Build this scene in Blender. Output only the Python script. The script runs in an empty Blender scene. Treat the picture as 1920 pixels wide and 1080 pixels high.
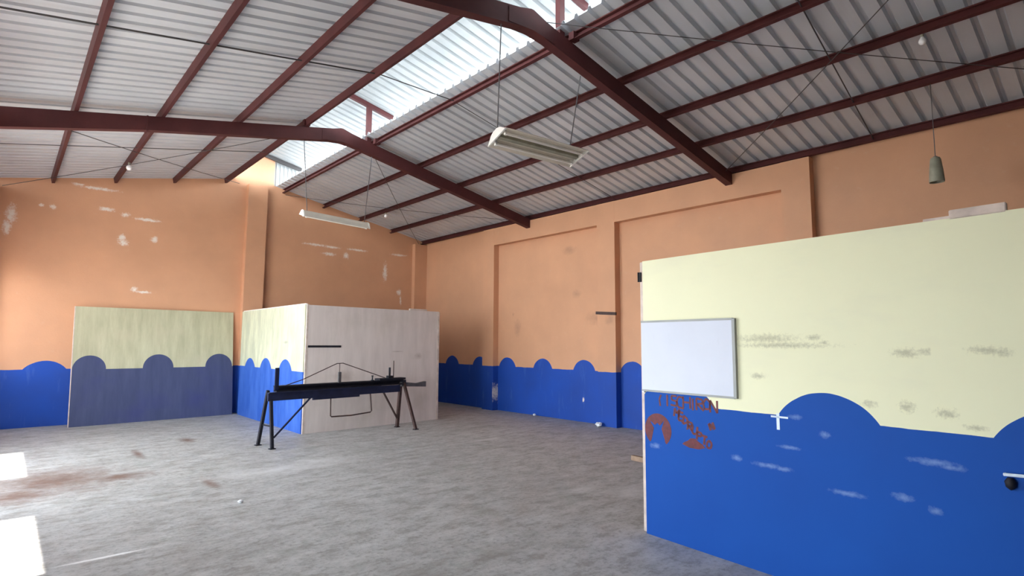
import bpy, bmesh, math, random
from mathutils import Vector, Matrix
random.seed(7)
sc = bpy.context.scene
COL = sc.collection

# ------------------------------------------------------------------ camera
# world: +Y runs along the long wall to the far end wall, +X to the right-hand long wall
F_PX, PITCH, ROLL, YAW = 1058.5, 0.0982, 0.0058, 0.7309
cd = bpy.data.cameras.new('camera')
cam = bpy.data.objects.new('camera', cd)
COL.objects.link(cam)
cd.sensor_width = 36.0
cd.lens = 36.0 * F_PX / 1920.0
cd.clip_start = 0.05
fw = Vector((math.sin(YAW) * math.cos(PITCH), math.cos(YAW) * math.cos(PITCH), math.sin(PITCH)))
rt0 = Vector((math.cos(YAW), -math.sin(YAW), 0))
up0 = rt0.cross(fw)
rt = rt0 * math.cos(ROLL) + up0 * math.sin(ROLL)
up = up0 * math.cos(ROLL) - rt0 * math.sin(ROLL)
M = Matrix((rt, up, -fw)).transposed().to_4x4()
M.translation = Vector((0, 0, 1.5))
cam.matrix_world = M
sc.camera = cam

# ------------------------------------------------------------------ light
sc.view_settings.view_transform = 'Standard'
sc.view_settings.look = 'None'
sc.view_settings.gamma = 1
sc.view_settings.use_curve_mapping = False
sc.view_settings.exposure = 1.88
world = bpy.data.worlds.new('sky')
sc.world = world
world.use_nodes = True
bg = world.node_tree.nodes['Background']
bg.inputs['Color'].default_value = (0.86, 0.94, 1.0, 1)
bg.inputs['Strength'].default_value = 2.0
# hazy sky, brightest along the horizon
wt = world.node_tree
wc = wt.nodes.new('ShaderNodeTexCoord'); ws = wt.nodes.new('ShaderNodeSeparateXYZ'); wm = wt.nodes.new('ShaderNodeMapRange')
wt.links.new(wc.outputs['Generated'], ws.inputs[0]); wt.links.new(ws.outputs['Z'], wm.inputs[0])
wm.inputs[1].default_value = 0.0; wm.inputs[2].default_value = 0.6; wm.inputs[3].default_value = 5.0; wm.inputs[4].default_value = 1.6
wt.links.new(wm.outputs[0], bg.inputs['Strength'])
sl = bpy.data.lights.new('sun', 'SUN')
sl.energy = 6.0
sl.angle = 0.012
sl.color = (1.0, 0.95, 0.86)
sun = bpy.data.objects.new('sun', sl)
COL.objects.link(sun)
sun.rotation_euler = Vector((0.2588, 0.0, -0.966)).to_track_quat('-Z', 'Y').to_euler()
sun.location = (-6, 5, 12)
LEFT_OPEN = [(1.6, 3.0, 2.2), (4.86, 6.49, 3.6), (6.65, 8.2, 2.65), (8.36, 10.22, 3.6), (10.5, 11.2, 2.65), (12.1, 12.85, 2.65)]  # unseen openings: two follow the sun patches, the rest added and sized for light
for a, b, top in LEFT_OPEN:
    pl = bpy.data.lights.new('daylight_portal', 'AREA')
    pl.shape = 'RECTANGLE'
    pl.size = b - a
    pl.size_y = top
    pl.cycles.is_portal = True
    po = bpy.data.objects.new('daylight_portal', pl)
    COL.objects.link(po)
    po.location = (-0.68, (a + b) / 2, top / 2)
    po.rotation_euler = Vector((1, 0, 0)).to_track_quat('-Z', 'Z').to_euler()

# ------------------------------------------------------------------ node helpers
class NT:
    def __init__(self, name):
        self.m = bpy.data.materials.new(name)
        self.m.use_nodes = True
        self.t = self.m.node_tree
        self.b = self.t.nodes['Principled BSDF']
        self.tc = self.t.nodes.new('ShaderNodeTexCoord')
        self.sep = self.t.nodes.new('ShaderNodeSeparateXYZ')
        self.t.links.new(self.tc.outputs['Object'], self.sep.inputs[0])
        self.x, self.y, self.z = self.sep.outputs
        self.obj = self.tc.outputs['Object']
    def set(self, sock, v):
        if hasattr(v, 'is_output') or isinstance(v, bpy.types.NodeSocket):
            self.t.links.new(v, sock)
        else:
            if isinstance(v, tuple) and len(v) == 3 and sock.type == 'RGBA':
                v = v + (1,)
            sock.default_value = v
    def math(self, op, a, b=0.0, clamp=False):
        n = self.t.nodes.new('ShaderNodeMath'); n.operation = op; n.use_clamp = clamp
        self.set(n.inputs[0], a); self.set(n.inputs[1], b)
        return n.outputs[0]
    def vmath(self, op, a, b):
        n = self.t.nodes.new('ShaderNodeVectorMath'); n.operation = op
        self.set(n.inputs[0], a); self.set(n.inputs[1], b)
        return n.outputs['Value'] if op == 'LENGTH' else n.outputs['Vector']
    def comb(self, a, b, c=0.0):
        n = self.t.nodes.new('ShaderNodeCombineXYZ')
        for i, v in enumerate((a, b, c)): self.set(n.inputs[i], v)
        return n.outputs[0]
    def noise(self, scale, detail=4, rough=0.55, vec=None, stretch=None):
        v = vec or self.obj
        if stretch: v = self.vmath('MULTIPLY', v, stretch)
        n = self.t.nodes.new('ShaderNodeTexNoise')
        self.t.links.new(v, n.inputs['Vector'])
        n.inputs['Scale'].default_value = scale; n.inputs['Detail'].default_value = detail
        n.inputs['Roughness'].default_value = rough
        return n.outputs['Fac']
    def ramp(self, v, lo, hi, a=0.0, b=1.0):
        n = self.t.nodes.new('ShaderNodeMapRange'); n.clamp = True
        self.set(n.inputs[0], v)
        for i, q in enumerate((lo, hi, a, b)): n.inputs[i + 1].default_value = q
        return n.outputs[0]
    def mix(self, f, a, b, mode='MIX'):
        n = self.t.nodes.new('ShaderNodeMix'); n.data_type = 'RGBA'; n.blend_type = mode
        self.set(n.inputs[0], f); self.set(n.inputs[6], a); self.set(n.inputs[7], b)
        return n.outputs[2]
    def bumps(self, coord, zc, base, lst):
        """paint edge: below the base height or inside one of the round humps (centre, half width, height)"""
        m = self.math('LESS_THAN', zc, base)
        for c, hw, hh in lst:
            r = (hw * hw + hh * hh) / (2 * hh)
            zz = base + hh - r
            d = self.vmath('LENGTH', self.vmath('SUBTRACT', self.comb(coord, zc), (c, zz, 0)), (0, 0, 0))
            m = self.math('MAXIMUM', m, self.math('MULTIPLY', self.math('LESS_THAN', d, r), self.math('GREATER_THAN', zc, base - 0.01)))
        return m
    def spots(self, coord, zc, lst, nscale=9.0, amp=1.2, soft=0.35):
        """marks with shapes of their own: (centre, height, half width, half height)"""
        cv = self.comb(coord, zc)
        d = None
        for c, z, rx, rz in lst:
            q = self.vmath('LENGTH', self.vmath('MULTIPLY', self.vmath('SUBTRACT', cv, (c, z, 0)), (1 / rx, 1 / rz, 0)), (0, 0, 0))
            d = q if d is None else self.math('MINIMUM', d, q)
        n = self.noise(nscale, 5, 0.7)
        d = self.math('ADD', d, self.math('MULTIPLY', self.math('SUBTRACT', n, 0.5), amp * 2))
        return self.ramp(d, 1 - soft, 1 + soft * .3, 1, 0)
    def bump(self, h, strength=0.2, dist=0.02):
        n = self.t.nodes.new('ShaderNodeBump')
        n.inputs['Strength'].default_value = strength; n.inputs['Distance'].default_value = dist
        self.set(n.inputs['Height'], h)
        self.t.links.new(n.outputs[0], self.b.inputs['Normal'])
    def out(self, col, rough=0.7, metal=0.0, spec=None):
        self.set(self.b.inputs['Base Color'], col)
        self.set(self.b.inputs['Roughness'], rough)
        self.b.inputs['Metallic'].default_value = metal
        if spec is not None: self.b.inputs['Specular IOR Level'].default_value = spec
        return self.m

def plain(name, col, rough=0.6, metal=0.0, var=0.15, scale=6.0, spec=None):
    n = NT(name)
    f = n.noise(scale)
    dark = tuple(c * (1 - var) for c in col); lite = tuple(min(1, c * (1 + var)) for c in col)
    return n.out(n.mix(n.ramp(f, .3, .7), dark, lite), rough, metal, spec)

ORANGE = (0.63, 0.335, 0.195); BLUE = (0.010, 0.064, 0.37); CREAM = (0.77, 0.76, 0.535)

def wall_paint(name, coord_axis, base, humps, scrapes, stains=(), orange=ORANGE, blue=BLUE):
    n = NT(name)
    c = n.y if coord_axis == 'y' else n.x
    f = n.noise(1.3, 5); g = n.noise(14, 3)
    o = n.mix(n.ramp(f, .3, .7), tuple(k * .93 for k in orange), tuple(min(1, k * 1.06) for k in orange))
    o = n.mix(n.ramp(g, .62, .8, 0, .25), o, (0.64, 0.42, 0.29))
    streak = n.noise(2.2, 4, .6, stretch=(3.0, 3.0, .6))
    bl = n.mix(n.ramp(f, .3, .72), tuple(k * .85 for k in blue), tuple(k * 1.15 for k in blue))
    bl = n.mix(n.ramp(streak, .60, .78, 0, .35), bl, (0.12, 0.22, 0.55))
    wob = n.math('ADD', n.z, n.math('MULTIPLY', n.math('SUBTRACT', n.noise(5, 2), .5), .018))
    if humps is not None:
        col = n.mix(n.bumps(c, wob, base, humps), o, bl)
    else:
        col = o
    if stains:
        col = n.mix(n.math('MULTIPLY', n.spots(c, n.z, stains, 12, .9, 1.1), .3), col, (0.10, 0.075, 0.06))
    if scrapes:
        col = n.mix(n.spots(c, n.z, scrapes, 26, 1.5, .7), col, (0.80, 0.72, 0.64))
    n.bump(n.noise(38, 4), .12, .01)
    return n.out(col, n.ramp(f, .3, .7, .55, .75), 0, .35)

M_ENDWALL = wall_paint('painted_end_wall', 'x', 1.0, [(0.584, .30, .15), (-.5, .3, .15)],
    [(-.05, 3.70, .07, .16), (-.09, 3.48, .05, .16), (1.15, 4.385, .28, .03), (.86, 4.41, .10, .02), (1.30, 4.01, .13, .035), (1.60, 3.95, .07, .04),
     (1.98, 3.905, .22, .03), (1.57, 3.50, .06, .06), (1.60, 3.40, .09, .06), (1.83, 2.51, .05, .05), (1.98, 2.465, .16, .025), (5.38, 3.825, .25, .03), (5.78, 3.815, .2, .03),
     (6.48, 3.82, .25, .03), (7.67, 3.82, .22, .03), (7.27, 3.33, .06, .22), (7.70, 2.83, .07, .07), (6.18, 3.64, .07, .07), (.51, 3.92, .045, .045), (2.11, 3.52, .06, .06), (7.75, 2.62, .03, .12),
     (.33, 3.93, .04, .03), (5.75, 3.64, .16, .04)])
M_LONGWALL = wall_paint('painted_long_wall', 'y', 0.99, [(c, .28, .2) for c in (11.68, 10.56, 9.58, 8.46, 7.32, 6.18, 5.05, 3.92, 2.8, 1.65)],
    [(7.34, .42, .025, .05)], [(9.395, 2.15, .03, .04), (9.25, 1.85, .10, .16), (7.0, 2.0, .22, .12), (7.7, 3.4, .16, .08), (7.5, 2.5, .1, .08)])
M_PILASTER = wall_paint('painted_pilaster', 'y', 0.99, [], [(9.905, .40, .02, .18)], [(6.55, 1.95, .12, .10)])
M_BEAM = wall_paint('painted_ring_beam', 'y', -9, None, [], [])
M_ENDCOL = wall_paint('painted_end_column', 'x', 1.0, [], [], [])
M_LEFTWALL = wall_paint('painted_left_wall', 'y', 1.0, [], [], [])

# concrete floor
n = NT('worn_concrete')
f1 = n.noise(.55, 6, .62); f2 = n.noise(3.2, 6, .68); f3 = n.noise(22, 5, .7)
f4 = n.noise(1.1, 5, .65, stretch=(.35, 1.6, 1))
c = n.mix(n.ramp(f1, .30, .70), (0.35, 0.345, 0.34), (0.48, 0.48, 0.475))
c = n.mix(n.ramp(f2, .35, .72, 0, .6), c, (0.50, 0.50, 0.50))
c = n.mix(n.ramp(f4, .55, .72, 0, .45), c, (0.21, 0.195, 0.175))
f5 = n.noise(5.0, 7, .78, stretch=(.7, 1.3, 1)); f6 = n.noise(1.7, 5, .7)
c = n.mix(n.ramp(f3, .50, .68, 0, .6), c, (0.17, 0.16, 0.15))
c = n.mix(n.ramp(f5, .50, .60, 0, .62), c, (0.24, 0.225, 0.205))
c = n.mix(n.ramp(f5, .36, .47, .6, 0), c, (0.58, 0.58, 0.57))
c = n.mix(n.ramp(f6, .55, .70, 0, .45), c, (0.25, 0.27, 0.235))
c = n.mix(n.math('MULTIPLY', n.spots(n.x, n.y, [(.50, 7.95, .62, .75), (1.05, 7.7, .35, .22), (.2, 7.4, .4, .4), (1.75, 6.75, .07, .28), (1.45, 9.1, .06, .4), (2.2, 9.9, .12, .25)], 7, .9, .9), .85), c, (0.15, 0.075, 0.05))
c = n.mix(n.math('MULTIPLY', n.spots(n.x, n.y, [(2.55, 6.95, .75, .28), (3.1, 7.1, .4, .22), (5.7, 7.0, .3, .08), (4.9, 3.6, .3, .2), (4.6, 4.0, .25, .12)], 6, 1.1, .9), .6), c, (0.68, 0.68, 0.68))
c = n.mix(n.spots(n.x, n.y, [(.62, 4.95, .26, .025)], 14, .5, .5), c, (0.85, 0.85, 0.85))
vor = n.t.nodes.new('ShaderNodeTexVoronoi'); vor.feature = 'DISTANCE_TO_EDGE'; vor.inputs['Scale'].default_value = .42
n.t.links.new(n.vmath('ADD', n.obj, n.comb(n.math('MULTIPLY', f2, .6), n.math('MULTIPLY', f1, .6))), vor.inputs['Vector'])
c = n.mix(n.ramp(vor.outputs['Distance'], 0, .010, .10, 0), c, (0.12, 0.11, 0.10))
n.bump(n.math('ADD', f3, n.math('MULTIPLY', f2, .6)), .3, .01)
M_FLOOR = n.out(c, n.ramp(f2, .3, .7, .42, .75), 0, .4)

# roofing sheet
n = NT('zinc_roof_sheet')
f = n.noise(.8, 4); g = n.noise(4, 4, .6, stretch=(.2, 2, .2))
c = n.mix(n.ramp(f, .3, .7), (0.50, 0.525, 0.555), (0.61, 0.635, 0.665))
c = n.mix(n.ramp(g, .55, .8, 0, .3), c, (0.40, 0.395, 0.395))
M_ROOF = n.out(c, .45, 0.2, .5)
n = NT('translucent_ridge_sheet')
f = n.noise(1.5, 4)
c = n.mix(n.ramp(f, .3, .7), (0.32, 0.34, 0.345), (0.41, 0.425, 0.425))
n.out(c, .55)
tr = n.t.nodes.new('ShaderNodeBsdfTranslucent'); n.t.links.new(c, tr.inputs[0])
mx = n.t.nodes.new('ShaderNodeMixShader'); mx.inputs[0].default_value = .04
n.t.links.new(n.b.outputs[0], mx.inputs[1]); n.t.links.new(tr.outputs[0], mx.inputs[2])
n.t.links.new(mx.outputs[0], n.t.nodes['Material Output'].inputs[0])
M_CAP = n.m
# oxide-primer steel
n = NT('red_oxide_steel')
f = n.noise(2.5, 5); g = n.noise(18, 4)
c = n.mix(n.ramp(f, .3, .7), (0.058, 0.015, 0.016), (0.092, 0.025, 0.025))
c = n.mix(n.ramp(g, .58, .75, 0, .4), c, (0.07, 0.036, 0.028))
M_STEEL = n.out(c, .6, 0, .25)
M_WIRE = plain('dark_wire', (0.05, 0.045, 0.045), .6)
M_WIREGREY = plain('grey_wire', (0.12, 0.12, 0.13), .5)
M_IRON = plain('dark_painted_iron', (0.012, 0.012, 0.018), .6, .0, .3, 12, .25)
M_NAVY = plain('navy_painted_iron', (0.010, 0.014, 0.040), .5, .0, .3, 8, .3)
M_RUSTY = plain('brown_iron', (0.06, 0.032, 0.028), .65, .1, .3, 14)
M_GREYIRON = plain('worn_grey_iron', (0.11, 0.105, 0.11), .5, .3, .25, 12)
M_LAMPWHITE = plain('cream_enamel', (0.74, 0.68, 0.58), .45, 0, .08, 4)
M_LAMPEND = plain('white_plastic', (0.85, 0.83, 0.78), .4, 0, .05)
M_TUBE = plain('unlit_tube_glass', (0.84, 0.80, 0.72), .25, 0, .04)
M_BULB = plain('white_bulb_glass', (0.85, 0.83, 0.82), .2, 0, .03)
M_SOCKET = plain('grey_green_enamel', (0.29, 0.28, 0.21), .55, 0, .2, 9)
M_RAWWOOD = plain('raw_pinkish_wood', (0.60, 0.50, 0.44), .75, 0, .2, 9)
M_BROWNWOOD = plain('old_brown_wood', (0.24, 0.16, 0.11), .75, 0, .3, 12)
M_BOARD = None
n = NT('white_melamine')
f = n.noise(2.0, 4); g = n.noise(7, 5, .7, stretch=(3, 1, .8))
c = n.mix(n.ramp(f, .3, .7), (0.57, 0.60, 0.69), (0.62, 0.65, 0.74))
c = n.mix(n.ramp(g, .63, .8, 0, .35), c, (0.44, 0.46, 0.52))
M_BOARD = n.out(c, .6, 0, .2)
M_ALU = plain('grey_aluminium_trim', (0.33, 0.34, 0.33), .6, 0, .1)
M_RED = plain('red_spray_paint', (0.105, 0.008, 0.014), .6, 0, .35, 25)
M_CHALK = plain('white_chalk', (0.70, 0.80, 0.90), .9, 0, .1, 20)
M_CHALKDUST = plain('pale_scuffed_paint', (0.30, 0.40, 0.62), .9, 0, .1, 20)
M_PAPER = plain('white_paper', (0.85, 0.87, 0.90), .8, 0, .05)
M_FRONT = plain('unseen_dark_wall', (0.20, 0.17, 0.15), .8)  # wall out of view, coloured dark so it bounces little light
M_EXT = plain('sunlit_yard', (0.58, 0.56, 0.53), .9, 0, .12, 1)

# the big partition: local x runs from its far end towards the viewer, z up
n = NT('cream_and_blue_partition')
f = n.noise(1.1, 5); g = n.noise(20, 4, .7); st = n.noise(2.0, 4, .6, stretch=(.7, 1, 2.0))
cr = n.mix(n.ramp(f, .3, .7), tuple(k * .96 for k in CREAM), tuple(min(1, k * 1.03) for k in CREAM))
cr = n.mix(n.ramp(st, .54, .74, 0, .35), cr, (0.66, 0.65, 0.50))
cr = n.mix(n.math('MULTIPLY', n.spots(n.x, n.z, [(1.05, 1.545, .20, .03), (1.36, 1.55, .05, .018), (1.42, 1.515, .03, .012), (1.86, 1.46, .07, .025), (1.95, 1.47, .03, .018), (.98, 1.29, .05, .02), (1.66, 1.16, .04, .02), (1.85, 1.16, .04, .03), (2.03, 1.14, .05, .025), (2.28, 1.47, .04, .02), (2.22, 1.48, .08, .02), (1.15, 1.50, .3, .02), (2.15, 1.08, .05, .015)], 48, 1.7, .9), .42), cr, (0.12, 0.11, 0.07))
bl = n.mix(n.ramp(f, .3, .72), (0.005, 0.062, 0.32), (0.009, 0.078, 0.37))
bl = n.mix(n.math('MULTIPLY', n.spots(n.x, n.z, [(1.03, .70, .10, .016), (1.13, .695, .06, .015), (1.95, .875, .10, .018), (2.04, .86, .06, .014), (1.52, .62, .10, .015), (.80, .715, .04, .02), (1.18, .84, .07, .012), (1.80, .66, .05, .02), (1.22, 1.04, .04, .015), (1.4, .95, .03, .02), (.1, .70, .05, .02), (1.95, .62, .03, .02)], 30, 1.2, .9), .42), bl, (0.30, 0.42, 0.68))
wob = n.math('ADD', n.z, n.math('MULTIPLY', n.math('SUBTRACT', n.noise(6, 2), .5), .01))
M_PART = n.out(n.mix(n.bumps(n.x, wob, 1.04, [(.30, .345, .185), (1.41, .30, .165), (2.52, .30, .165), (3.6, .30, .165)]), cr, bl), n.ramp(f, .3, .7, .55, .7), 0, .15)

# leaning board by the end wall: local x from its left edge
n = NT('dirty_cream_and_slate_panel')
f = n.noise(1.6, 5); st = n.noise(2.4, 5, .65, stretch=(3.2, 1, .5))
cr = n.mix(n.ramp(st, .35, .68), (0.42, 0.395, 0.26), (0.55, 0.53, 0.36))
cr = n.mix(n.ramp(f, .55, .75, 0, .4), cr, (0.58, 0.50, 0.36))
bl = n.mix(n.ramp(st, .35, .68), (0.048, 0.060, 0.132), (0.066, 0.08, 0.165))
bl = n.mix(n.ramp(f, .5, .7, 0, .5), bl, (0.042, 0.048, 0.17))
M_LEAN = n.out(n.mix(n.bumps(n.x, n.z, 1.0, [(.25, .25, .25), (1.34, .26, .26), (2.44, .26, .26)]), cr, bl), .6, 0, .3)

# cubicle side panel: local x from its near edge
n = NT('pale_cream_and_blue_panel')
f = n.noise(2.0, 5); st = n.noise(2.6, 5, .65, stretch=(2.0, 1, .5))
cr = n.mix(n.ramp(st, .38, .66), (0.44, 0.45, 0.33), (0.63, 0.635, 0.46))
cr = n.mix(n.math('MULTIPLY', n.spots(n.x, n.z, [(.82, 1.5, .12, .03)], 14, .5, .6), .6), cr, (0.25, 0.24, 0.22))
bl = n.mix(n.ramp(st, .38, .66), (0.020, 0.085, 0.40), (0.05, 0.14, 0.50))
M_CUB = n.out(n.mix(n.bumps(n.x, n.z, 1.01, [(.80, .31, .19), (1.80, .31, .19), (2.72, .31, .17)]), cr, bl), .55, 0, .35)

n = NT('raw_beige_plywood')
f = n.noise(1.4, 5); st = n.noise(3, 5, .65, stretch=(2.4, 1, .35))
c = n.mix(n.ramp(st, .35, .68), (0.63, 0.555, 0.52), (0.72, 0.64, 0.60))
c = n.mix(n.ramp(f, .55, .78, 0, .35), c, (0.42, 0.38, 0.30))
c = n.mix(n.math('MULTIPLY', n.spots(n.x, n.z, [(1.78, 1.34, .12, .015), (.7, .9, .18, .12), (2.25, 1.25, .08, .06)], 10, .7, .8), .45), c, (0.28, 0.21, 0.17))
M_PLY = n.out(c, .7, 0, .25)

# ------------------------------------------------------------------ mesh helpers
class MB:
    def __init__(self): self.bm = bmesh.new()
    def hexa(self, p):
        v = [self.bm.verts.new(q) for q in p]
        for f in ((0, 3, 2, 1), (4, 5, 6, 7), (0, 1, 5, 4), (1, 2, 6, 5), (2, 3, 7, 6), (3, 0, 4, 7)):
            self.bm.faces.new([v[i] for i in f])
        return v
    def box(self, a, b, bev=0.0):
        x0, y0, z0 = a; x1, y1, z1 = b
        v = self.hexa([(x0, y0, z0), (x1, y0, z0), (x1, y1, z0), (x0, y1, z0), (x0, y0, z1), (x1, y0, z1), (x1, y1, z1), (x0, y1, z1)])
        if bev:
            ed = set(e for q in v for e in q.link_edges)
            bmesh.ops.bevel(self.bm, geom=list(ed), offset=bev, segments=2, affect='EDGES')
        return self
    def bar(self, p, q, w, h, upv=(0, 0, 1)):
        """rectangular bar from p to q, w across, h along the up direction (centred)"""
        p = Vector(p); q = Vector(q); d = (q - p).normalized(); u = Vector(upv)
        s = d.cross(u).normalized(); u = s.cross(d).normalized()
        pts = []
        for o in (p, q):
            for a, b in ((-1, -1), (1, -1), (1, 1), (-1, 1)):
                pts.append(o + s * a * w / 2 + u * b * h / 2)
        self.hexa(pts); return self
    def cbar(self, p, q, w, h, t=.006, lip=.015, upv=(0, 0, 1), side=1):
        """lipped C-section from p to q"""
        p = Vector(p); q = Vector(q); d = (q - p).normalized(); u = Vector(upv)
        s = d.cross(u).normalized() * side; u = d.cross(s).normalized() * side
        if u.dot(Vector(upv)) < 0: u = -u
        prof = [(w, -h / 2 + lip), (w, -h / 2), (0, -h / 2), (0, h / 2), (w, h / 2), (w, h / 2 - lip),
                (w - t, h / 2 - lip), (w - t, h / 2 - t), (t, h / 2 - t), (t, -h / 2 + t), (w - t, -h / 2 + t), (w - t, -h / 2 + lip)]
        A = [self.bm.verts.new(p + s * (a - w / 2) + u * b) for a, b in prof]
        B = [self.bm.verts.new(q + s * (a - w / 2) + u * b) for a, b in prof]
        k = len(prof)
        for i in range(k): self.bm.faces.new((A[i], A[(i + 1) % k], B[(i + 1) % k], B[i]))
        self.bm.faces.new(A[::-1]); self.bm.faces.new(B); return self
    def tube(self, pts, r, seg=8, radii=None):
        pts = [Vector(p) for p in pts]; rings = []
        ref = Vector((0, 0, 1))
        if abs((pts[-1] - pts[0]).normalized().dot(ref)) > .9: ref = Vector((1, 0, 0))
        for i, p in enumerate(pts):
            d = (pts[min(i + 1, len(pts) - 1)] - pts[max(i - 1, 0)]).normalized()
            s = d.cross(ref).normalized(); u = s.cross(d)
            rr = radii[i] if radii else r
            rings.append([self.bm.verts.new(p + (s * math.cos(2 * math.pi * k / seg) + u * math.sin(2 * math.pi * k / seg)) * rr) for k in range(seg)])
        for a, b in zip(rings, rings[1:]):
            for k in range(seg): self.bm.faces.new((a[k], a[(k + 1) % seg], b[(k + 1) % seg], b[k]))
        self.bm.faces.new(rings[0][::-1]); self.bm.faces.new(rings[-1]); return self
    def lathe(self, prof, o=(0, 0, 0), seg=20, cap=True):
        o = Vector(o); rings = []
        for r, z in prof:
            rings.append([self.bm.verts.new(o + Vector((r * math.cos(2 * math.pi * k / seg), r * math.sin(2 * math.pi * k / seg), z))) for k in range(seg)])
        for a, b in zip(rings, rings[1:]):
            for k in range(seg): self.bm.faces.new((a[k], a[(k + 1) % seg], b[(k + 1) % seg], b[k]))
        if cap:
            self.bm.faces.new(rings[0][::-1]); self.bm.faces.new(rings[-1])
        return self
    def prism(self, poly, off):
        """closed outline (3-D points, one plane) pushed along off"""
        off = Vector(off)
        A = [self.bm.verts.new(p) for p in poly]; B = [self.bm.verts.new(Vector(p) + off) for p in poly]
        k = len(poly)
        for i in range(k): self.bm.faces.new((A[i], A[(i + 1) % k], B[(i + 1) % k], B[i]))
        self.bm.faces.new(A[::-1]); self.bm.faces.new(B); return self
    def build(self, name, mat, parent=None, smooth=False):
        bmesh.ops.recalc_face_normals(self.bm, faces=self.bm.faces)
        me = bpy.data.meshes.new(name); self.bm.to_mesh(me); self.bm.free()
        me.materials.append(mat)
        if smooth:
            for p in me.polygons: p.use_smooth = True
            me.set_sharp_from_angle(angle=math.radians(40))
        o = bpy.data.objects.new(name, me); COL.objects.link(o)
        if parent: o.parent = parent
        return o

def tag(o, label=None, cat=None, group=None, kind=None):
    for k, v in (('label', label), ('category', cat), ('group', group), ('kind', kind)):
        if v: o[k] = v
    return o
def empty(name, loc, rz=0.0, label=None, cat=None, group=None):
    o = bpy.data.objects.new(name, None); COL.objects.link(o)
    o.location = loc; o.rotation_euler = (0, 0, rz); o.empty_display_size = .1
    return tag(o, label, cat, group)
def copy_tree(o, parent=None):
    c = o.copy(); COL.objects.link(c)
    if parent: c.parent = parent
    for ch in list(o.children): copy_tree(ch, c)
    return c

# ------------------------------------------------------------------ the hall's shell
S = 0.198                                            # roof slope
X_EAVE_R, X_EAVE_L, X_RIDGE, Z_EAVE = 8.36, -0.42, 3.97, 4.18
YB, YE = -4.6, 13.06                                  # wall behind the viewer, end wall
def zr(x): return Z_EAVE + S * (X_EAVE_R - x)         # purlin undersides, right slope
def zl(x): return Z_EAVE + S * (x - X_EAVE_L)

tag(MB().box((-.67, YB - .2, -.2), (8.7, YE + .25, 0)).build('floor', M_FLOOR), kind='structure')
tag(MB().box((-30, -30, -.35), (-.67, 40, -.03)).build('ground', M_EXT), kind='structure')  # unseen yard, added for the daylight it bounces indoors

wr = tag(MB().box((8.46, YB, 0), (8.62, YE + .2, 4.255)).build('wall_right', M_LONGWALL), kind='structure')
for a, b in ((9.9, 10.29), (6.43, 6.85), (2.99, 3.39), (-.45, -.05)):
    MB().box((8.31, a, 0), (8.47, b, 4.165)).build('pilaster', M_PILASTER, wr)
MB().box((8.312, 6.85, 3.765), (8.47, 9.9, 4.163)).box((8.312, 3.39, 3.765), (8.47, 6.43, 4.163)).build('ring_beam', M_BEAM, wr)

def gable(x0, x1, y0, y1, ext=0.0):
    """end-wall outline following both slopes"""
    xs = [x0, X_RIDGE, x1]
    poly = [(x0, y0, 0), (x1, y0, 0), (x1, y0, zr(x1) + ext), (X_RIDGE, y0, zr(X_RIDGE) + ext), (x0, y0, zl(x0) + ext)]
    return MB().prism(poly, (0, y1 - y0, 0))
mb = gable(-.67, 8.62, YE, YE + .2, .099)
mb.prism([(3.30, YE - .004, 4.86), (4.37, YE - .004, 4.86), (4.37, YE - .004, 5.64), (3.97, YE - .004, 5.72), (3.30, YE - .004, 5.60)], (0, .199, 0))
wb = tag(mb.build('wall_back', M_ENDWALL), kind='structure')
MB().box((3.79, YE - .15, 0), (4.20, YE + .01, 4.97)).build('pilaster', M_ENDCOL, wb)
MB().box((8.08, YE - .14, 0), (8.47, YE + .01, 4.16)).build('pilaster', M_ENDCOL, wb)
MB().box((-.53, YE - .14, 0), (-.22, YE + .01, 4.16)).build('pilaster', M_ENDCOL, wb)
tag(gable(-.67, 8.62, YB - .2, YB, .06).build('wall_front', M_FRONT), kind='structure')
mb = MB().box((-.67, YB, 3.6), (-.52, YE, 4.17))
for a, b, top in LEFT_OPEN:
    if top < 3.6: mb.box((-.67, a, top), (-.52, b, 3.6))
    if 4 < b < 7 or a > 10.3: mb.box((-.67, a, 0), (-.52, b, .95))  # unseen sills, added to hold back daylight bounced off the ground
edges = [YB] + [q for ab in LEFT_OPEN for q in ab[:2]] + [YE]
for a, b in zip(edges[0::2], edges[1::2]):
    mb.box((-.67, a, 0), (-.52, b, 3.6))
tag(mb.build('wall_left', M_LEFTWALL), kind='structure')

# roofing: trapezoidal sheets, ribs running up the slope
def sheet(name, p_lo, p_hi, y0, y1, mat, pitch=.19, rib=.042, t=.0015, kind='structure', label=None):
    """p_lo, p_hi: (x, z) of the sheet's foot and head"""
    ys = []
    y = y0
    while y < y1:
        for dy, h in ((0, 0), (pitch * .66, 0), (pitch * .75, rib), (pitch * .91, rib)):
            if y + dy <= y1: ys.append((y + dy, h))
        y += pitch
    bm = bmesh.new()
    rows = []
    for tt in (0, t):
        for (x, z) in (p_lo, p_hi):
            rows.append([bm.verts.new((x, yy, z + h + tt)) for yy, h in ys])
    a, b, c, d = rows
    for i in range(len(ys) - 1):
        bm.faces.new((a[i], a[i + 1], b[i + 1], b[i])); bm.faces.new((c[i], d[i], d[i + 1], c[i + 1]))
        bm.faces.new((a[i], c[i], c[i + 1], a[i + 1])); bm.faces.new((b[i], b[i + 1], d[i + 1], d[i]))
    bm.faces.new((a[0], b[0], d[0], c[0])); bm.faces.new((a[-1], c[-1], d[-1], b[-1]))
    m = MB(); m.bm.free(); m.bm = bm
    return tag(m.build(name, mat), kind=kind)
PH = .10                                              # purlin depth
YV = YB - .2 + 19 * .01 * 42                                             # ridge vent cut short here, out of view, to darken the near end
def zs(x): return zr(x) + PH
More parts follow.
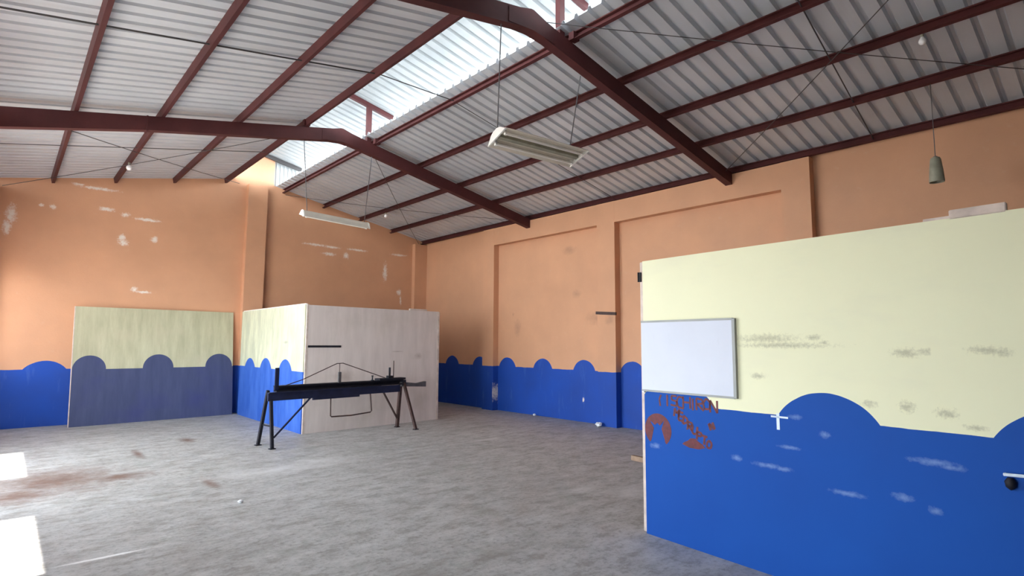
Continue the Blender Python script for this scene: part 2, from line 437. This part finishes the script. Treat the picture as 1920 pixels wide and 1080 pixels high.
sheet('ceiling', (8.85, zs(8.85)), (4.42, zs(4.42)), YV, YE + .2, M_ROOF)
sheet('ceiling', (-.72, zl(-.72) + PH), (3.50, zl(3.50) + PH), YV, YE + .2, M_ROOF)
sheet('ceiling', (8.85, zs(8.85) + .003), (X_RIDGE - .02, zs(X_RIDGE - .02) + .003), YB - .2, YV + .28, M_ROOF)  # unseen near roof, carried up to the ridge to block skylight
sheet('ceiling', (-.72, zl(-.72) + PH + .003), (X_RIDGE + .02, zl(X_RIDGE + .02) + PH + .003), YB - .2, YV + .28, M_ROOF)  # left slope closed to the ridge likewise, to keep light out
CAPZ = 5.79
capR = lambda x: CAPZ - .215 * (x - X_RIDGE)
sheet('ceiling', (5.02, capR(5.02)), (X_RIDGE - .02, capR(X_RIDGE - .02)), YV, YE + .2, M_CAP)
sheet('ceiling', (2.92, capR(5.02)), (X_RIDGE + .02, capR(X_RIDGE - .02)), YV, YE + .2, M_CAP)
tag(MB().prism([(2.95, YV, zl(2.95) + .10), (X_RIDGE, YV, zr(X_RIDGE) + .08), (4.99, YV, zr(4.99) + .10), (4.99, YV, capR(4.99)), (X_RIDGE, YV, CAPZ), (2.95, YV, capR(4.99))], (0, -.004, 0)).build('trim_2', M_ROOF), kind='structure')  # unseen panel shutting the shortened vent
# sheet closing the ridge vent's end
mb = MB()
xx = 4.37
while xx < 4.98:
    w = min(.09, 5.0 - xx)
    mb.prism([(xx, YE + .06, zr(xx) + .05), (xx + w, YE + .06, zr(xx + w) + .05), (xx + w, YE + .06, capR(xx + w)), (xx, YE + .06, capR(xx))], (0, .002, 0))
    mb.prism([(xx + w * .6, YE + .045, zr(xx + w) + .05), (xx + w, YE + .06, zr(xx + w) + .05), (xx + w, YE + .06, capR(xx + w)), (xx + w * .6, YE + .045, capR(xx + w))], (0, .002, 0))
    xx += .09
tag(mb.build('trim_1', M_CAP), kind='structure')

# ------------------------------------------------------------------ roof steel
GP = 'roof purlins'
Rn = ['along the top of the long orange wall', 'first above the eave', 'second above the eave', 'third above the eave', 'topmost, beside the bright ridge vent']
for i, x in enumerate((8.36, 7.40, 6.49, 5.555, 4.59)):
    o = MB().cbar((x, YB, zr(x) + PH / 2), (x, YE, zr(x) + PH / 2), .046, PH, upv=(S, 0, 1), side=-1).build('roof_purlin', M_STEEL)
    tag(o, 'red-brown steel purlin on the right roof slope, ' + Rn[i], 'roof beam', GP)
Ln = ['topmost, beside the bright ridge vent', 'second down from the ridge vent', 'third down from the ridge vent', 'lowest in view at the left']
for i, x in enumerate((3.35, 2.385, 1.40, .47)):
    o = MB().cbar((x, YB, zl(x) + PH / 2), (x, YE, zl(x) + PH / 2), .046, PH, upv=(-S, 0, 1), side=1).build('roof_purlin', M_STEEL)
    tag(o, 'red-brown steel purlin on the left roof slope, ' + Ln[i], 'roof beam', GP)

def rafter(y, label):
    D, W = .175, .11
    root = empty('roof_rafter', (X_RIDGE, y, 0), 0, label, 'roof beam', 'roof rafters')
    def prof(pts, w, name, mat=M_STEEL):
        return MB().prism([(px - X_RIDGE, -w / 2, pz) for px, pz in pts], (0, w, 0)).build(name, mat, root)
    zk = zr(X_RIDGE) - .004
    # the knee at the ridge is cut flat over a short length
    xl, xr = X_RIDGE - .02, X_RIDGE + .02
    prof([(-.52, zl(-.52) - .004), (xl, zk), (xl, zk - D - .03), (1.24, zl(1.24) - D - .02), (-.52, zl(-.52) - D - .085)], W, 'left_beam')
    prof([(8.31, zr(8.31) - .004), (8.31, zr(8.31) - D - .02), (xr, zk - D - .03), (xr, zk)], W, 'right_beam')
    prof([(X_RIDGE - .34, zl(X_RIDGE - .34) - .02), (xl, zk + .012), (xr, zk + .012), (X_RIDGE + .34, zr(X_RIDGE + .34) - .02), (X_RIDGE + .34, zr(X_RIDGE + .34) - D - .012), (xr, zk - D - .045), (xl, zk - D - .045), (X_RIDGE - .34, zl(X_RIDGE - .34) - D - .012)], W + .014, 'ridge_plate')
    for px in (1.22,):
        prof([(px, zl(px) + .004), (px + .02, zl(px) + .004), (px + .02, zl(px) - D - .03), (px, zl(px) - D - .03)], W + .02, 'splice_plate')
    for x in (4.59, 3.35):
        z = zr(x) if x > 4 else zl(x)
        MB().box((x - X_RIDGE - .05, -.06 - .07, z), (x - X_RIDGE + .05, -.055, z + .09)).build('purlin_cleat', M_STEEL, root)
    return root
rafter(4.18, 'red-brown steel roof frame nearest the viewer, above the hanging cream tube light')
rafter(8.75, 'farther red-brown steel roof frame, crossing above the bench')

def ridge_support(y, label, small=False):
    root = empty('ridge_vent_support', (4.49, y, zr(4.49)), 0, label, 'roof support', 'ridge vent supports')
    zb = zr(4.49)
    if not small:
        MB().box((-.04, -.035, -.03), (.04, .035, capR(4.49) - .05 - zb)).build('post', M_STEEL, root)
    a, b = (3.99, capR(3.99) - .045 - zb), (4.95, capR(4.95) - .045 - zb)
    MB().bar((a[0] - 4.49, 0, a[1]), (b[0] - 4.49, 0, b[1]), .06, .08).build('crossbar', M_STEEL if not small else M_WIRE, root)
    return root
ridge_support(4.21, 'red-brown post and crossbar holding the ridge vent on the nearer roof frame')
ridge_support(8.78, 'red-brown post and crossbar holding the ridge vent on the farther roof frame')
ridge_support(12.98, 'dark crossbar holding the ridge vent sheet at the end wall', True)

def rod(name, p, q, r, label, group, cat='roof rod', mat=M_WIRE, sag=0.0):
    p = Vector(p); q = Vector(q)
    pts = [p.lerp(q, i / 8) + Vector((0, 0, -sag * 4 * (i / 8) * (1 - i / 8))) for i in range(9)]
    return tag(MB().tube(pts, r, 6).build(name, mat), label, cat, group)
RP = lambda x, y, d=.0: (x, y, zr(x) + d)
LP = lambda x, y, d=.0: (x, y, zl(x) + d)
GS = 'sag rods between purlins'
rod('sag_rod', RP(4.59, 1.93, .04), RP(8.36, 2.20, .04), .007, 'thin dark tie rod between purlins near the upper right corner', GS)
rod('sag_rod', LP(-.42, 6.15, .04), LP(3.35, 6.40, .04), .009, 'thin dark tie rod across the left roof slope before the far frame', GS)
rod('sag_rod', (3.35, 6.40, zl(3.35) + .05), (4.59, 6.40, zr(4.59) + .05), .007, 'thin tie rod bridging the ridge vent opening', GS)
rod('sag_rod', RP(4.59, 6.40, .04), RP(8.36, 6.45, .04), .005, 'thin tie rod on the right slope behind the cream tube light', GS)
rod('sag_rod', LP(-.42, 10.55, .04), LP(3.35, 10.5, .04), .006, 'thin tie rod across the left slope between far frame and end wall', GS)
GB = 'crossed bracing wires'
rod('bracing_wire', RP(4.10, 4.2, -.01), RP(8.30, -.2, -.03), .0045, 'bracing wire falling rightward across the near right roof slope', GB, sag=.03)
rod('bracing_wire', RP(4.45, -.2, -.055), RP(8.22, 4.25, -.055), .005, 'faint bracing wire rising rightward across the near right roof slope', GB, sag=.03)
rod('bracing_wire', LP(-.1, 8.84, -.01), LP(3.6, 12.95, -.03), .006, 'bracing wire on left slope running from the far frame toward the end column', GB, sag=.03)
rod('bracing_wire', LP(-.2, 13.0, -.055), LP(3.35, 8.85, -.055), .005, 'bracing wire on left slope from the left corner up to the ridge', GB, sag=.03)
rod('bracing_wire', RP(4.56, 8.85, -.01), RP(8.2, 12.95, -.03), .006, 'bracing wire on right slope running down from the far frame to the far corner', GB, sag=.05)
rod('bracing_wire', RP(4.6, 12.95, -.055), RP(8.2, 8.85, -.055), .005, 'bracing wire on right slope crossing above the far tube light', GB, sag=.05)

# ------------------------------------------------------------------ tube lights
def tube_light(name, a, b, width, tilt, tops, label, two=True):
    """a, b: ends of the fitting's axis; underside open with two tubes"""
    a = Vector(a); b = Vector(b); L = (b - a).length
    root = empty(name, a, 0, label, 'hanging light', 'hanging tube lights')
    d = (b - a).normalized()
    s = Vector((-d.y, d.x, 0)).normalized()
    s = (Matrix.Rotation(tilt, 3, d) @ s).normalized()
    u = d.cross(s).normalized()
    if u.z < 0: u = -u
    def P(x, y, z): return d * x + s * y + u * z
    w = width / 2
    # pressed-steel reflector: flat spine with sloping sides
    prof = [(-w, -.045), (-w * .45, .0), (-w * .2, .035), (w * .2, .035), (w * .45, 0), (w, -.045), (w, -.052), (w * .45, -.010), (-w * .45, -.010), (-w, -.052)]
    MB().prism([P(0, y, z) for y, z in prof], d * L).build('reflector', M_LAMPWHITE, root)
    for x in (-.012, L - .006):
        MB().prism([P(x, y, z) for y, z in [(-w, -.055), (-w * .5, .02), (-w * .2, .04), (w * .2, .04), (w * .5, .02), (w, -.055)]], d * .018).build('end_cap', M_LAMPEND, root)
    MB().prism([P(.03, y, z) for y, z in [(-.022, -.012), (.022, -.012), (.022, -.05), (-.022, -.05)]], d * (L - .06)).build('ballast_cover', M_SOCKET, root)  # dark colour stands in for the shadow line between the tubes
    for y in (-w * .55, w * .55):
        t = MB().tube([P(.05, y, -.052), P(L - .05, y, -.052)], .016, 10).build('tube', M_TUBE, root, True)
        for x in (.03, L - .055):
            MB().prism([P(x, y - .014, -.02), P(x, y + .014, -.02), P(x, y + .014, -.072), P(x, y - .014, -.072)], d * .025).build('tube_holder', M_LAMPEND, t)
    for x, tp in tops:
        p0 = P(x, 0, .035); p1 = Vector(tp) - a
        MB().tube([p0, p0.lerp(p1, .5), p1], .006, 6).build('hanging_wire', M_WIREGREY, root)
    return root
tube_light('tube_light', (3.66, 4.34, 3.67), (4.80, 4.22, 3.67), .34, -.33, [(.02, (3.56, 4.16, 4.75)), (1.02, (4.78, 4.16, 4.60))],
           'cream twin-tube light hanging from the nearer roof frame')
tube_light('tube_light', (3.40, 8.78, 3.56), (4.50, 8.74, 3.51), .26, .30, [(.06, (3.36, 8.75, 4.72)), (1.04, (4.55, 8.75, 4.72))],
           'white tube light hanging before the end wall from the farther roof frame')

# ------------------------------------------------------------------ bulbs and the hanging lamp
def ceiling_bulb(p, r, label):
    root = empty('light_bulb', p, 0, label, 'light bulb', 'bare bulbs under the roof')
    MB().lathe([(r * .05, -r), (r * .5, -r * .87), (r * .87, -r * .5), (r, 0), (r * .9, r * .45), (r * .55, r * .95), (r * .42, r * 1.3)], seg=18).build('glass', M_BULB, root, True)
    MB().lathe([(r * .45, r * 1.25), (r * .48, r * 1.9), (r * .3, r * 2.1)], seg=14).build('lamp_holder', M_SOCKET, root, True)
    return root
ceiling_bulb((6.47, 1.24, 4.455), .035, 'round white bare bulb under a purlin at the upper right')
ceiling_bulb((1.395, 11.37, 4.45), .045, 'small white bare bulb under a left purlin near the end wall')
ceiling_bulb((6.48, 11.68, 4.46), .04, 'small white bare bulb on the right slope above the far tube light')
lx, ly = 7.40, 1.375
root = empty('pendant_lamp', (lx, ly, 3.40), 0, 'grey-green conical pendant lamp hanging on a wire at the far right', 'hanging light')
MB().lathe([(.062, -.13), (.068, -.135), (.070, -.12), (.062, .0), (.050, .11), (.040, .135), (.02, .145), (.02, .135), (.036, .12), (.045, .1), (.056, .0), (.063, -.118)], seg=24, cap=False).build('lamp_shade', M_SOCKET, root, True)
MB().lathe([(.02, .02), (.025, .05), (.025, .12), (.02, .15)], seg=14).build('lamp_holder', M_WIREGREY, root, True)
MB().lathe([(.006, -.085), (.03, -.06), (.034, -.03), (.022, .02)], seg=14).build('bulb', M_BULB, root, True)
MB().tube([(0, 0, .14), (0, 0, zr(lx) - 3.40 + .01)], .004, 6).build('hanging_wire', M_WIREGREY, root)

# ------------------------------------------------------------------ big painted partition on the right
a_ = math.atan2(-1.0, -0.075)
root = empty('painted_partition', (3.93, 2.755, 0), a_, 'large cream and blue free-standing partition at the right with red graffiti', 'partition')
PL = 3.6                                              # local +x towards the viewer; +y is the far side
# local axes: x = direction (-.075,-1) ; y = (1,-.075) i.e. away from the viewer
MB().box((0, 0, 0), (PL, .03, 2.19)).build('panel', M_PART, root)
MB().box((-.035, .008, .01), (.005, .05, 2.185), .003).build('end_post', M_RAWWOOD, root)['label'] = 'raw pinkish wooden end post'
MB().box((0, .03, .02), (PL, .07, .10)).build('bottom_rail', M_RAWWOOD, root)
MB().box((0, .03, 2.08), (PL, .07, 2.16)).build('top_rail', M_RAWWOOD, root)
MB().box((-.20, .055, .53), (.25, .09, .57)).build('batten', M_BROWNWOOD, root)['label'] = 'short wooden batten poking out behind the end post'
MB().bar((1.2, .07, 1.5), (1.2, .95, .02), .04, .06).build('back_prop', M_RAWWOOD, root)
MB().bar((2.9, .07, 1.5), (2.9, .95, .02), .04, .06).build('back_prop', M_RAWWOOD, root)
MB().box((2.10, .0, 2.18), (2.34, .03, 2.235), .004).box((1.98, .005, 2.185), (2.12, .028, 2.205)).build('top_block', M_RAWWOOD, root)['label'] = 'chipped raw wood block on the top edge'
MB().box((-.045, -.004, 2.02), (-.015, .015, 2.10), .002).tube([(-.04, -.004, 2.02), (-.04, -.004, 2.10)], .007).build('hinge', M_IRON, root)
# door pull at the right
MB().tube([(2.255, -.002, .868), (2.255, -.03, .870), (2.45, -.03, .882), (2.45, -.002, .882)], .008).build('pull_bar', M_CHALK, root)['label'] = 'pale blue painted pull bar'
MB().lathe([(.003, -.05), (.02, -.035), (.024, -.01), (.012, .01)], (2.275, -.012, .845), 14).build('hook', M_IRON, root, True)
# chalk cross and red graffiti
ch = MB().box((1.06, -.0012, 1.022), (1.175, .001, 1.034)).box((1.098, -.0012, .945), (1.118, .001, 1.05)).build('chalk_cross', M_CHALK, root)

def stroke_mesh(segs, w, ys=-.0012):
    mb = MB()
    for p, q in segs:
        mb.bar((p[0], ys / 2, p[1]), (q[0], ys / 2, q[1]), .0016, w, upv=Vector((-(q[1] - p[1]), 0, q[0] - p[0])).normalized())
    return mb
G = {'P': [((0, 0), (0, 1)), ((0, 1), (.6, .9)), ((.6, .9), (.6, .6)), ((.6, .6), (0, .5))],
     'I': [((.3, 0), (.3, 1))], 'C': [((.7, .9), (.2, 1)), ((.2, 1), (0, .6)), ((0, .6), (.1, .1)), ((.1, .1), (.7, 0))],
     'H': [((0, 0), (0, 1)), ((.7, 0), (.7, 1)), ((0, .5), (.7, .5))], 'R': [((0, 0), (0, 1)), ((0, 1), (.6, .9)), ((.6, .9), (.6, .6)), ((.6, .6), (0, .5)), ((.1, .5), (.7, 0))],
     'O': [((.1, .1), (0, .6)), ((0, .6), (.3, 1)), ((.3, 1), (.65, .7)), ((.65, .7), (.6, .15)), ((.6, .15), (.1, .1))],
     'N': [((0, 0), (0, 1)), ((0, 1), (.65, 0)), ((.65, 0), (.65, 1))], 'M': [((0, 0), (0, 1)), ((0, 1), (.35, .4)), ((.35, .4), (.7, 1)), ((.7, 1), (.7, 0))],
     'E': [((0, 0), (0, 1)), ((0, 1), (.6, 1)), ((0, .5), (.5, .5)), ((0, 0), (.6, 0))], 'D': [((0, 0), (0, 1)), ((0, 1), (.6, .7)), ((.6, .7), (.6, .3)), ((.6, .3), (0, 0))],
     'U': [((0, 1), (0, .2)), ((0, .2), (.3, 0)), ((.3, 0), (.65, .2)), ((.65, .2), (.65, 1))], 'T': [((0, 1), (.7, 1)), ((.35, 1), (.35, 0))],
     "'": [((.3, 1), (.1, .6)), ((.1, .6), (.2, 0))], 'X': [((0, 0), (.7, 1)), ((0, 1), (.7, 0))], 'S': [((.65, .9), (.1, .9)), ((.1, .9), (.1, .55)), ((.1, .55), (.65, .45)), ((.65, .45), (.6, .05)), ((.6, .05), (0, .1))]}
def word(txt, x, z, size, adv, ang=0.0, spin=0.0):
    segs = []
    ca, sa = math.cos(ang), math.sin(ang); cs, ss = math.cos(spin), math.sin(spin)
    for i, chx in enumerate(txt):
        ox, oz = x + ca * adv * i, z + sa * adv * i + ((i * 37) % 5 - 2) * .003
        f = lambda p: (ox + (p[0] * cs - p[1] * ss) * size, oz + (p[0] * ss + p[1] * cs) * size)
        segs += [(f(p), f(q)) for p, q in G.get(chx, [])]
    return segs
stroke_mesh(word("'ISCHIRON", .14, 1.02, .088, .058, -.02), .015).build('graffiti_name', M_RED, root)['label'] = 'red hand-painted capitals under the whiteboard'
stroke_mesh(word("MEDRUPTO", .285, .955, .062, .05, -.66, -.15), .017).build('graffiti_word', M_RED, root)['label'] = 'red hand-painted letters running diagonally down'
stroke_mesh(word("N", .605, .885, .05, .05, 0, .35), .02).build('graffiti_letter', M_RED, root)
# round red stencil with a blue figure left clear
def stencil():
    mb = MB(); R = .128; cx, cz = .13, .825
    fig = [(-.082, .070), (-.03, .035), (-.005, .055), (.02, .035), (.060, .078), (.035, .01), (.07, -.085), (-.065, -.085), (-.04, .01)]
    N = 40
    ring = [(R * math.cos(2 * math.pi * k / N), R * math.sin(2 * math.pi * k / N)) for k in range(N)]
    # fan between the outline of the figure and the ring, closed by angle
    def hit(ang):
        best = 0.03
        dx, dz = math.cos(ang), math.sin(ang)
        for (p, q) in zip(fig, fig[1:] + fig[:1]):
            ex, ez = q[0] - p[0], q[1] - p[1]
            den = dx * ez - dz * ex
            if abs(den) < 1e-9: continue
            t = (p[0] * ez - p[1] * ex) / den; s_ = (p[0] * dz - p[1] * dx) / den
            if t > 0 and 0 <= s_ <= 1: best = max(best, t)
        return min(best, R * .98)
    M_ = 96
    for k in range(M_):
        a0, a1 = 2 * math.pi * k / M_, 2 * math.pi * (k + 1) / M_
        if math.sin((a0 + a1) / 2) < -.80: continue
        r0, r1 = hit(a0), hit(a1)
        po = [(r0 * math.cos(a0), r0 * math.sin(a0)), (R * math.cos(a0), R * math.sin(a0)), (R * math.cos(a1), R * math.sin(a1)), (r1 * math.cos(a1), r1 * math.sin(a1))]
        mb.prism([(cx + x, -.0012, cz + z) for x, z in po], (0, .002, 0))
    return mb
stencil().build('graffiti_emblem', M_RED, root)['label'] = 'round dark red stencil with a clear figure in it'
hat = [(.355, .748), (.375, .765), (.405, .778), (.43, .80), (.465, .803), (.50, .782), (.535, .765), (.555, .745), (.50, .728), (.42, .728)]
MB().prism([(x, -.0012, z) for x, z in hat], (0, .002, 0)).build('graffiti_blob', M_RED, root)

# whiteboard hung on it
wbr = empty('whiteboard', Vector((3.93, 2.755, 0)) + Vector((-.075, -1, 0)).normalized() * .0, a_, 'small whiteboard with grey edge fixed to the cream partition', 'whiteboard')
MB().box((-.005, -.022, 1.135), (.815, -.004, 1.680)).build('board', M_BOARD, wbr)
MB().box((.810, -.026, 1.125), (.832, -.001, 1.688)).box((-.006, -.026, 1.676), (.815, -.001, 1.692)).box((-.006, -.026, 1.122), (.815, -.001, 1.137)).build('frame', M_ALU, wbr)
MB().box((-.008, -.024, 1.112), (.018, -.002, 1.135), .003).build('corner_clip', M_LAMPEND, wbr)

# ------------------------------------------------------------------ panels near the end wall
def frame_axes(p0, p1):
    d = (Vector(p1) - Vector(p0)); return math.atan2(d.y, d.x), d.length
# board leaning on the end wall
ang, L = frame_axes((.95, 12.62, 0), (3.66, 12.80, 0))
root = empty('leaning_panel', (.95, 12.62, 0), ang, 'dirty cream and slate-blue painted board leaning on the end wall', 'board')
o = MB().box((0, 0, 0), (2.715, .02, 2.14)).build('panel', M_LEAN, root)
e = MB().box((-.012, -.002, 0), (.0, .022, 2.14)).build('edge_strip', M_RAWWOOD, root)
for q in (o, e): q.rotation_euler = (-math.atan2(.23, 2.14), 0, 0)
# cubicle: painted side and raw plywood front
ang, L = frame_axes((3.75, 9.36, 0), (3.75, 12.72, 0))
root = empty('painted_partition', (3.75, 9.36, 0), ang, 'pale cream and blue side panel of the cubicle behind the bench', 'partition')
MB().box((0, -.02, 0), (3.36, .012, 2.14)).build('panel', M_CUB, root)
MB().box((.0, -.05, 0), (.04, -.02, 2.14)).box((3.3, -.05, 0), (3.34, -.02, 2.14)).build('stud', M_RAWWOOD, root)
MB().box((-.004, -.018, 2.14), (3.3, .008, 2.155)).build('top_edge', M_LAMPEND, root)
ang, L = frame_axes((3.77, 9.34, 0), (6.50, 9.46, 0))
root = empty('plywood_partition', (3.775, 9.335, 0), ang, 'unpainted beige plywood front of the cubicle behind the bench', 'partition')
MB().box((0, 0, 0), (2.73, .02, 2.13)).build('panel', M_PLY, root)
MB().box((-.02, -.004, 0), (.012, .022, 2.145)).build('corner_strip', M_RAWWOOD, root)['label'] = 'pale corner strip'
MB().box((2.70, -.004, 0), (2.745, .022, 2.12)).build('edge_strip', M_RAWWOOD, root)
MB().box((2.05, .02, 2.10), (2.45, .06, 2.165)).build('top_batten', M_RAWWOOD, root)
MB().box((.02, -.010, 1.415), (.62, -.0005, 1.452), .003).build('dark_slat', M_IRON, root)['label'] = 'narrow dark slat fixed to the plywood'
for x in (.08, 1.3, 2.5):
    MB().box((x, .02, .02), (x + .04, .06, 2.08)).build('stud', M_RAWWOOD, root)

# ------------------------------------------------------------------ sheet bending bench
P0 = Vector((2.90, 8.52, 0)); ang = math.atan2(.29, 2.53)
root = empty('metal_bending_bench', P0, ang, 'dark blue-black steel bending bench on splayed legs before the plywood cubicle', 'workbench')
MB().cbar((.14, .06, .815), (2.44, .06, .815), .10, .085, .012, .02).box((.14, .0, .845), (2.44, .12, .862)).build('bed_beam', M_IRON, root)
MB().box((-.02, -.07, .655), (2.32, -.035, .775), .004).box((-.02, -.10, .765), (1.9, -.035, .778)).build('folding_leaf', M_NAVY, root)
MB().box((.68, -.072, .625), (1.5, -.04, .66)).build('leaf_stiffener', M_NAVY, root)
MB().box((1.90, -.05, .862), (2.45, .10, .895), .004).build('clamp_plate', M_IRON, root)
o = MB().prism([(2.42, .02, .735), (2.97, .02, .705), (2.97, .02, .80), (2.93, .02, .795), (2.78, .02, .775), (2.42, .02, .815)], (0, .07, 0)).build('lever_arm', M_GREYIRON, root)
o['label'] = 'worn grey lever arm at the right end'
MB().box((.105, .0, .80), (.165, .02, 1.125), .003).build('end_upright', M_NAVY, root)
MB().box((1.165, .03, .855), (1.215, .055, 1.03), .003).build('centre_upright', M_GREYIRON, root)
MB().tube([(.30, .05, .862), (.55, .05, .93), (1.14, .05, 1.165), (1.25, .05, 1.168), (2.12, .05, .885)], .007).tube([(1.19, .05, 1.02), (1.19, .05, 1.168)], .006).build('truss_rod', M_RUSTY, root)
MB().box((2.14, .01, .89), (2.165, .035, 1.075)).box((2.11, -.01, .89), (2.20, .06, .935)).build('clamp_screw', M_IRON, root)
MB().tube([(2.24, .03, .89), (2.24, .03, 1.19)], .008).build('clamp_handle', M_RUSTY, root)
MB().lathe([(.03, 0), (.03, .012), (.011, .02), (.011, .07), (.018, .075), (.018, .09)], (1.80, .02, .862), 14).build('knob', M_IRON, root, True)
# U-shaped foot handle under the leaf
MB().tube([(.99, -.05, .66), (.99, -.06, .36), (1.01, -.06, .345), (1.36, -.06, .335), (1.72, -.06, .355), (1.745, -.06, .375), (1.72, -.05, .66)], .011).build('pull_handle', M_RUSTY, root)
for nm, p, q, w in (('leg', (.035, -.03, .76), (-.0, -.215, 0), .04), ('leg', (.03, .05, .80), (-.0, .225, 0), .04),
                    ('leg', (2.46, .02, .80), (2.545, -.235, 0), .042), ('leg', (2.44, .08, .80), (2.50, .235, 0), .05)):
    lg = MB().bar(p, (q[0], q[1], .012), w, w, upv=(1, 0, 0)).build(nm, M_IRON if p[0] < 1 else M_RUSTY, root)
    MB().box((q[0] - .04, q[1] - .035, 0), (q[0] + .04, q[1] + .035, .012)).build('foot_plate', M_IRON, lg)
MB().bar((.03, -.15, .30), (.025, .16, .30), .02, .02).build('leg_tie', M_IRON, root)
MB().bar((.03, -.185, .15), (.66, -.04, .67), .02, .02).build('brace', M_NAVY, root)
MB().bar((1.98, .06, .78), (2.49, .21, .14), .024, .024).build('brace', M_RUSTY, root)
MB().bar((2.46, .08, .80), (2.46, .0, .80), .07, .1).build('leg_head', M_IRON, root)

# ------------------------------------------------------------------ odds and ends
o = MB().bar((8.29, 6.40, 2.055), (8.29, 6.86, 2.085), .04, .055).build('rusty_bracket', M_RUSTY)
tag(o, 'dark rusty bar fixed across the middle pilaster of the long wall', 'bracket')
def crumple(name, loc, r, label, group):
    bm = bmesh.new(); bmesh.ops.create_icosphere(bm, subdivisions=2, radius=r)
    rnd = random.Random(label)
    for v in bm.verts:
        v.co *= rnd.uniform(.65, 1.2); v.co.z *= .7
    zmin = min(v.co.z for v in bm.verts)
    for v in bm.verts: v.co.z -= zmin
    m = MB(); m.bm.free(); m.bm = bm
    o = m.build(name, M_PAPER); o.location = loc
    return tag(o, label, 'litter', group)
crumple('paper_scrap', (8.20, 6.75, 0), .06, 'crumpled white paper on the floor beside the long wall pilaster', 'floor litter')
crumple('paper_scrap', (8.36, 8.6, 0), .035, 'small white scrap on the floor below the long blue dado', 'floor litter')
crumple('paper_scrap', (1.76, 5.76, 0), .022, 'tiny white scrap alone on the open concrete floor', 'floor litter')
